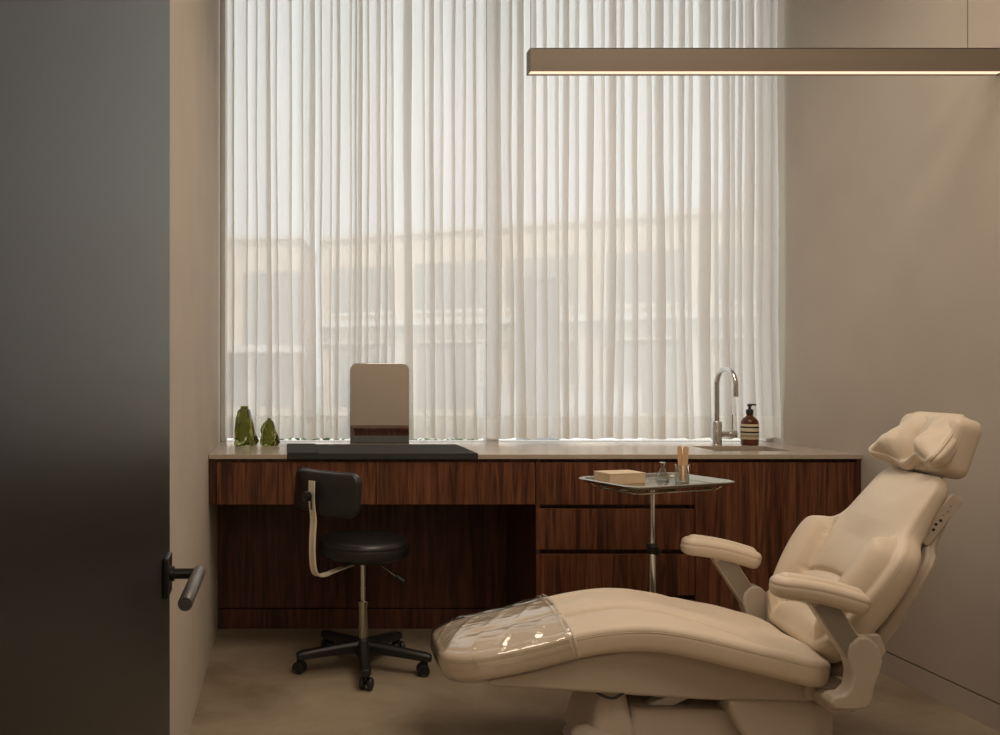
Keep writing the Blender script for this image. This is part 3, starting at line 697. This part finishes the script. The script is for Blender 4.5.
# backrest
bt = [(1.655, .395), (1.72, .475), (1.795, .58), (1.875, .70), (1.955, .812), (2.035, .915), (2.07, .955)]
bt = [(a-.012, b) for a, b in bt]
f_back, LB, at_back = place_path([(lx(a), b) for a, b in bt])
LB -= .03
def back_w(s): return interp([(0, .195), (.06, .225), (.14, .256), (.24, .282), (.33, .292), (.385, .280), (.42, .245), (.445, .208), (.47, .194), (.53, .182), (.60, .172), (.70, .160)], s)
def back_core(s): return interp([(0, .150), (.10, .150), (.22, .140), (.32, .150), (.40, .170), (.48, .205)], s)
def back_detail(s, v, l):
    h = 0; w_ = back_w(s); c_ = back_core(s); k = 1 if s < .39 else max(0, 1-(s-.39)/.07); k *= min(1, (s+.02)/.08)
    a = abs(v)
    if k > 0:
        if a > c_: q = (a-c_)/max(.02, w_-c_); h += k*.066*max(0, sin(pi*min(1, max(0, q))*.60))**.42
        h -= k*.015*gauss(a-c_, .011)
        h -= .012*k*gauss(v, c_*.8)
    # horizontal lumbar seams, arched
    for s0_, dp in ((.215, .014), (.085, .012)):
        sc = s0_+.035*(1-(v/.15)**2)
        if a < c_+.004: h -= dp*gauss(s-sc, .008)+.006*gauss(s-sc, .03)
    if a < c_: h += .012*gauss(s-.17, .05)+.010*gauss(s-.06, .04)
    return h
P = rrect(0, LB, .25, .06, n=12, step=.011, wf=back_w)
def f_back2(s, v, h):
    if h < 0: h *= interp([(0, 1.25), (.3, 1.10), (.7, .62)], s)
    wrap = .16*max(0, abs(v)-.12)**1.0*(1 if s < .38 else max(0, 1-(s-.38)/.10))     # side bolsters curl forward
    p = f_back(s, v, h+wrap); p.x += v*.08; return p
bm = bmesh.new(); cushion(bm, P, f_back2, .078, .022, .022, back_detail, sk=(.26, .42), K=46, rb=.024, side=.001, groove=.0015); obj('back_cushion', bm, M['leather'], chair, angle=180)
welt('piping', P, f_back2, -.0215, .0014, M['leather'], chair, ins=.0005)
# back shell
P2 = rrect(-.02, LB-.03, .25, .05, n=8, step=.03, wf=lambda s: min(back_w(s)-.035, .20))
def f_shell(s, v, h): return f_back(s, v, h-interp([(0, .10), (.3, .094), (.7, .056)], s))
bm = bmesh.new(); cushion(bm, P2, f_shell, .040, .012, .0, K=6, sk=(.2, .45), groove=0); obj('back_shell', bm, M['shell'], chair, angle=60)
# control panel on the near edge of the back shell
def f_cp(s, v, h): p = f_back(s, 0, v-.066); return Vector((p.x, -.168-h, p.z))
P3 = rrect(.455, .635, .021, .008, n=5, step=.03)
bm = bmesh.new(); cushion(bm, P3, f_cp, .008, .002, 0, K=3, groove=0, side=0); cp = obj('control_panel', bm, M['shell'], chair, angle=60)
for i in range(7):
    s_ = .49+.018*i; bm = bmesh.new()
    pts = [(s_+(.0048 if i in (1, 2, 3) else .0028)*cos(a), (.004*(-1)**i*.5)+(.0048 if i in (1, 2, 3) else .0028)*sin(a)) for a in [2*pi*k/10 for k in range(10)]]
    vs = [bm.verts.new(f_cp(a, b, .0006)) for a, b in pts]; v2 = [bm.verts.new(f_cp(a, b, -.001)) for a, b in pts]
    bm.faces.new(vs); bm.faces.new(v2[::-1])
    for k in range(10): bm.faces.new((vs[k], vs[(k+1) % 10], v2[(k+1) % 10], v2[k]))
    obj('button', bm, M['ink'] if i in (1, 2, 3) else M['shellgrey'], cp)
# headrest block
hb = [(2.032, .935), (2.057, 1.01), (2.082, 1.085), (2.090, 1.115)]
f_head, LH, _ = place_path([(lx(a), b) for a, b in hb])
P = rrect(0, LH, .142, .035, n=8, step=.012)
bm = bmesh.new(); cushion(bm, P, f_head, .088, .020, .008, sk=(.08, LH-.08), K=10, rb=.024, side=.001, groove=.0012); obj('headrest', bm, M['leather'], chair, angle=180)
welt('piping', P, f_head, -.0205, .002, M['leather'], chair, ins=.0005)
# winged pillow in front of it
pb = [(2.010, .968), (2.045, 1.03), (2.095, 1.098), (2.125, 1.122)]
f_pil, LP_, _ = place_path([(lx(a), b) for a, b in pb])
def pil_w(s): return interp([(0, .165), (.05, .155), (.12, .128), (.2, .115)], s)
def pil_detail(s, v, l):
    h = -.032*gauss(v+.015, .020)*min(1, max(0, (.15-s)/.06)) - .012*gauss(v+.015, .05)
    h += .022*gauss(s-.05, .05)*(gauss(v-.085, .05)+gauss(v+.095, .045))
    for c_, a_ in ((.03, .5), (.06, .9), (-.07, -.6)): h -= .004*gauss(v-c_-a_*(s-.03), .010)*gauss(s-.09, .05)
    return h
def f_pil2(s, v, h):
    p = f_pil(s, v, h)
    k = max(0, 1-s/.11); e = abs(v)/.15
    p.x -= .030*k*e**2; p.z += (.008*e**3-.020*gauss(v-.018, .04)+.018*gauss(v+.062, .035))*k         # corners kick forward, middle sags
    return p
P = rrect(0, LP_, .14, .028, n=8, step=.006, wf=pil_w)
bm = bmesh.new(); cushion(bm, P, f_pil2, .060, .010, .024, pil_detail, sk=(.08, .09), K=34, rb=.02, side=.006, groove=.0015); obj('head_pillow', bm, M['leather'], chair, angle=180)
welt('piping', P, f_pil2, -.0095, .0022, M['leather'], chair, ins=.0005)
bm = bmesh.new(); box(bm, lx(2.068), lx(2.105), -.05, .05, .84, .945); obj('headrest_stem', bm, M['shellgrey'], chair, bevel=.006)
# arms
arm_tab = [(1.455, .640), (1.52, .636), (1.62, .618), (1.735, .584)]
f_arm, LA, _ = place_path([(lx(a), b+.012) for a, b in arm_tab])
for sgn in (-1, 1):
    yc = .302*sgn; ox = -.030 if sgn > 0 else -.008
    P = rrect(0, LA, .044, .040, n=9, step=.012)
    bm = bmesh.new(); cushion(bm, P, lambda s, v, h: f_arm(s, v, h)+Vector((ox, yc, 0)), .064, .022, .010, K=10, rb=.022, side=.001, groove=.0008)
    ar = obj('armrest', bm, M['leather'], chair, angle=180)
    # sloping support bar with darker inlay
    a, b = Vector((lx(1.585)+ox, 0, .590)), Vector((lx(1.688)+ox, 0, .430)); dd = (b-a).normalized(); nn = Vector((-dd.z, 0, dd.x))*.033
    bm = bmesh.new(); prism(bm, [((a+nn)[0], (a+nn)[2]), ((b+nn)[0], (b+nn)[2]), ((b-nn)[0], (b-nn)[2]), ((a-nn)[0], (a-nn)[2])], yc-.019, yc+.019)
    sb = obj('arm_support', bm, M['shell'], chair, bevel=.005)
    nn2 = nn*.86; a2, b2 = a+dd*.012, b-dd*.006
    bm = bmesh.new(); prism(bm, [((a2+nn2)[0], (a2+nn2)[2]), ((b2+nn2)[0], (b2+nn2)[2]), ((b2-nn2)[0], (b2-nn2)[2]), ((a2-nn2)[0], (a2-nn2)[2])], yc-.0205, yc+.0205)
    obj('inlay', bm, M['shellgrey'], sb, bevel=.001)
    hp = [(848, 650), (850, 640), (858, 632), (868, 632), (877, 641), (881, 655), (878, 668), (873, 682), (871, 694), (866, 702), (852, 704), (834, 703), (830, 697), (834, 691), (845, 689), (851, 682), (853, 668)]
    pts = [(lx((p-VX)*2.6/F)-.006+ox, CH-(q-VY)*2.6/F) for p, q in hp]
    bm = bmesh.new(); prism(bm, pts[::-1], yc-.028, yc+.028); obj('arm_bracket', bm, M['shell'], chair, bevel=.008, seg=4)
    bm = bmesh.new(); a3 = min(yc*.6, yc-.02*sgn), max(yc*.6, yc-.02*sgn); box(bm, lx(1.62), lx(1.70), a3[0], a3[1], .243, .285); obj('arm_mount', bm, M['shell'], chair, bevel=.008)
    bm = bmesh.new(); prism(bm, [(lx(1.70), .47), (lx(1.78), .47), (lx(1.80), .42), (lx(1.74), .33), (lx(1.70), .30)], sgn*.235, sgn*.262) if sgn > 0 else prism(bm, [(lx(1.70), .47), (lx(1.78), .47), (lx(1.80), .42), (lx(1.74), .33), (lx(1.70), .30)], -.262, -.235)
    obj('hinge_plate', bm, M['shell'], chair, bevel=.006)
# base
def tapered(bm, b0, z0, b1, z1, r=.03):
    A = []
    for b, z in ((b0, z0), (b1, z1)):
        cx_, cy_ = (b[0]+b[1])/2, (b[2]+b[3])/2
        A.append([bm.verts.new((cx_+p[0], cy_+p[1], z)) for p in rr2((b[1]-b[0])/2, (b[3]-b[2])/2, r)])
    n = len(A[0]); bm.faces.new(A[0][::-1]); bm.faces.new(A[1])
    for i in range(n): bm.faces.new((A[0][i], A[0][(i+1) % n], A[1][(i+1) % n], A[1][i]))
def rr2(a, b, r, n=6):
    P = []
    for sx, sy, a0 in ((1, 1, 0), (-1, 1, pi/2), (-1, -1, pi), (1, -1, 3*pi/2)):
        for i in range(n+1): t_ = a0+pi/2*i/n; P.append((sx*(a-r)+r*cos(t_), sy*(b-r)+r*sin(t_)))
    return P
bm = bmesh.new(); tapered(bm, (lx(.94), lx(1.74), -.20, .20), .0, (lx(.96), lx(1.72), -.185, .185), .045, .10); obj('base_plate', bm, M['shell'], chair, bevel=.015, seg=4)
bm = bmesh.new(); tapered(bm, (lx(.955), lx(1.12), -.17, .17), .04, (lx(1.005), lx(1.085), -.13, .13), .245, .035); obj('front_column', bm, M['shell'], chair, bevel=.008)
bm = bmesh.new(); lathe(bm, [(0, .04), (.075, .04), (.072, .075), (.055, .095), (.03, .102), (0, .103)], 30, (lx(.985), -.12, .022)); obj('foot_dome', bm, M['shell'], chair)
bm = bmesh.new(); tapered(bm, (lx(1.08), lx(1.50), -.15, .15), .04, (lx(1.10), lx(1.48), -.13, .13), .185, .03); obj('motor_cover', bm, M['shell'], chair, bevel=.010)
for y0_ in (-.10, .06): bm = bmesh.new(); prism(bm, [(lx(1.16), .186), (lx(1.24), .186), (lx(1.34), .236), (lx(1.26), .236)], y0_, y0_+.04); obj('lift_link', bm, M['white'], chair, bevel=.004)
sp_ = [(1.375, .235), (1.385, .19), (1.41, .14), (1.45, .09), (1.47, .03), (1.69, .03), (1.69, .20), (1.66, .235)]
bm = bmesh.new(); prism(bm, [(lx(a), b) for a, b in sp_[::-1]], -.185, .185); obj('rear_shroud', bm, M['shell'], chair, bevel=.014, seg=4)
bm = bmesh.new(); tube(bm, smooth_pts([(lx(.975), -.16, .25), (lx(1.0), -.17, .238), (lx(1.03), -.175, .235), (lx(1.06), -.17, .248)], 6), .0045, 8); obj('hose', bm, M['plastic'], chair)

# clear plastic cover on the foot end
cov = thing('clear_foot_cover', 'clear glossy plastic cover drawn over the foot end of the treatment chair', 'plastic cover', (CX0, CY0, 0), R(-3))
P = rrect(-.004, LS, .222, .122, n=14, step=.010, wf=lambda s: seat_w(max(s, 0))+.004)
def f_cov(s, v, h):
    wr_ = .0022*sin(s*26+v*13)*sin(v*17+1)+.003*max(0, sin(s*60-v*45+.5))**4
    return f_seat(s, v, h+(.006+wr_ if h > -.012 else (.0 if h > -.06 else -.003)))
CUT = .415
bm = bmesh.new(); cushion(bm, P, f_cov, .088, .022, .036, lambda s, v, l: seat_detail(s, v, l)*.25+.003, sk=(.17, LS-.17), K=36, rb=.024, side=.008, groove=0, cut=CUT); obj('sheet', bm, M['clear'], cov, angle=180)
def cross(s, name, r):
    w_ = seat_w(s)+.006; pts = []
    for i in range(41):
        v = -w_+2*w_*i/40; e = abs(v)/w_; h = .036*(1-min(1, e/.92)**2.6)+.010 if e < .92 else .010-.024*((e-.92)/.08)**2
        pts.append(f_seat(s, v, h))
    pts = [f_seat(s, -w_-.002, -.07), f_seat(s, -w_-.006, -.04)]+pts+[f_seat(s, w_+.006, -.04), f_seat(s, w_+.002, -.07)]
    bm = bmesh.new(); tube(bm, pts, r, 8, flat=.6); obj(name, bm, M['coveredge'], cov)
cross(CUT-.004, 'edge_band', .0032); cross(CUT-.02, 'edge_band', .0018)
pts = [f_cov(s, -seat_w(s)*(.985), -.004) for s in [CUT*i/30 for i in range(4, 31)]]

# ------------------------------------------------------------------ outside
struct(boxo('floor_pavement', (-30, 60, 4.62, 9, -.25, -.15), M['concrete'], bevel=0)); struct(boxo('floor_street', (-60, 90, 9, 90, -.30, -.20), M['asphalt'], bevel=0))
# low planter hedge below the window
t = thing('window_planter', 'green leafy planter just outside under the window', 'planter', (0, 0, 0))
boxo('trough', (-.3, 1.15, 4.72, 4.98, -.15, .80), M['grey'], t, bevel=.004)
r_ = random.Random(3); bm = bmesh.new()
for k in range(900):
    p = Vector((r_.uniform(-.3, 1.1), r_.uniform(4.72, 4.97), .80+r_.random()**.7*.125)); a = r_.uniform(0, 2*pi); e = r_.uniform(-.6, .9); L = r_.uniform(.03, .055); wv = L*.32
    dr = Vector((cos(a)*cos(e), sin(a)*cos(e), sin(e))); sd = dr.cross(Vector((0, 0, 1))).normalized()
    bm.faces.new([bm.verts.new(q) for q in (p, p+dr*L*.5+sd*wv, p+dr*L, p+dr*L*.5-sd*wv)])
o = obj('foliage', bm, M['leaf'], t, smooth=False); o['kind'] = 'stuff'
# long low building across the street
def bld(name, label, P0, P1, parts, z1, zr=.0):
    P0, P1 = Vector(P0), Vector(P1); L = (P1-P0).length; a = math.atan2(P1.y-P0.y, P1.x-P0.x)
    t = thing(name, label, 'building', (P0.x, P0.y, 0), a)
    boxo('brick_wall', (0, L, 0, 5, -.3, z1), M['brick'], t, bevel=0)
    boxo('coping', (-.05, L+.05, -.10, 5.05, z1, z1+.12), M['render_'], t, bevel=0)
    for (nm, m, x0, x1, z0, zz1, dp) in parts: boxo(nm, (x0, x1, -dp, .0-.001, z0, zz1), M[m], t, bevel=0)
    return t
parts = []
x = .2
parts += [('fascia', 'white', 0, 16.9, 2.45, 2.62, .35), ('lower_fascia', 'render_', 0, 16.9, 2.0, 2.45, .12)]
for k in range(7):
    x0 = .3+k*2.35; parts.append(('upper_window', 'darkglass', x0, x0+1.75, 2.85, 4.05, .03)); parts.append(('window_sill', 'white', x0-.05, x0+1.8, 2.76, 2.84, .12))
    parts.append(('shop_window', 'darkglass', x0+.05, x0+1.6, .35, 1.95, .03)); parts.append(('shop_pier', 'render_', x0+1.75, x0+2.2, -.2, 2.0, .10))
    parts.append(('door_frame', 'white', x0+1.62, x0+1.72, -.1, 1.95, .08))
D1, D2 = 24.0, 19.0
bld('low_brick_building', 'long low pale brick building seen through the right curtain', ((322-VX)*D1/F, D1), ((800-VX)*D2/F+3, D2-1.4), parts, 4.82)
parts = [('dark_bay', 'darkglass', .9, 2.5, 2.05, 4.1, .03), ('awning', 'white', .0, 2.7, 1.80, 2.0, .5), ('shop_window', 'darkglass', .3, 1.0, .3, 1.75, .03), ('shop_window', 'darkglass', 1.3, 2.3, .3, 1.75, .03), ('shop_pier', 'white', 1.05, 1.25, -.2, 1.8, .1)]
bld('corner_brick_building', 'smaller tan brick building seen through the left end of the curtain', ((212-VX)*25/F, 25.2), ((301-VX)*25/F, 24.9), parts, 5.02)
t = thing('utility_box', 'tall grey box standing across the pavement behind the curtains', 'utility box', (0, 0, 0))
a_ = px(524, 281, 10); b_ = px(560, 281, 10); boxo('cabinet', (a_[0], b_[0], 10, 10.35, -.2, a_[2]), M['grey'], t, bevel=.01); boxo('cap', (a_[0]-.02, b_[0]+.02, 9.98, 10.37, a_[2], a_[2]+.04), M['grey'], t, bevel=.01); boxo('door', (a_[0]+.03, b_[0]-.03, 9.985, 10, .3, a_[2]-.1), M['grey'], t)
t = thing('low_wall', 'low white wall on the far pavement seen through the middle of the curtains', 'wall', (0, 0, 0))
boxo('wall', ((478-VX)*18/F, (642-VX)*18/F, 18, 18.2, -.3, .93), M['white'], t, bevel=.01); boxo('coping', ((478-VX)*18/F-.03, (642-VX)*18/F+.03, 17.97, 18.23, .93, .99), M['white'], t, bevel=.01)
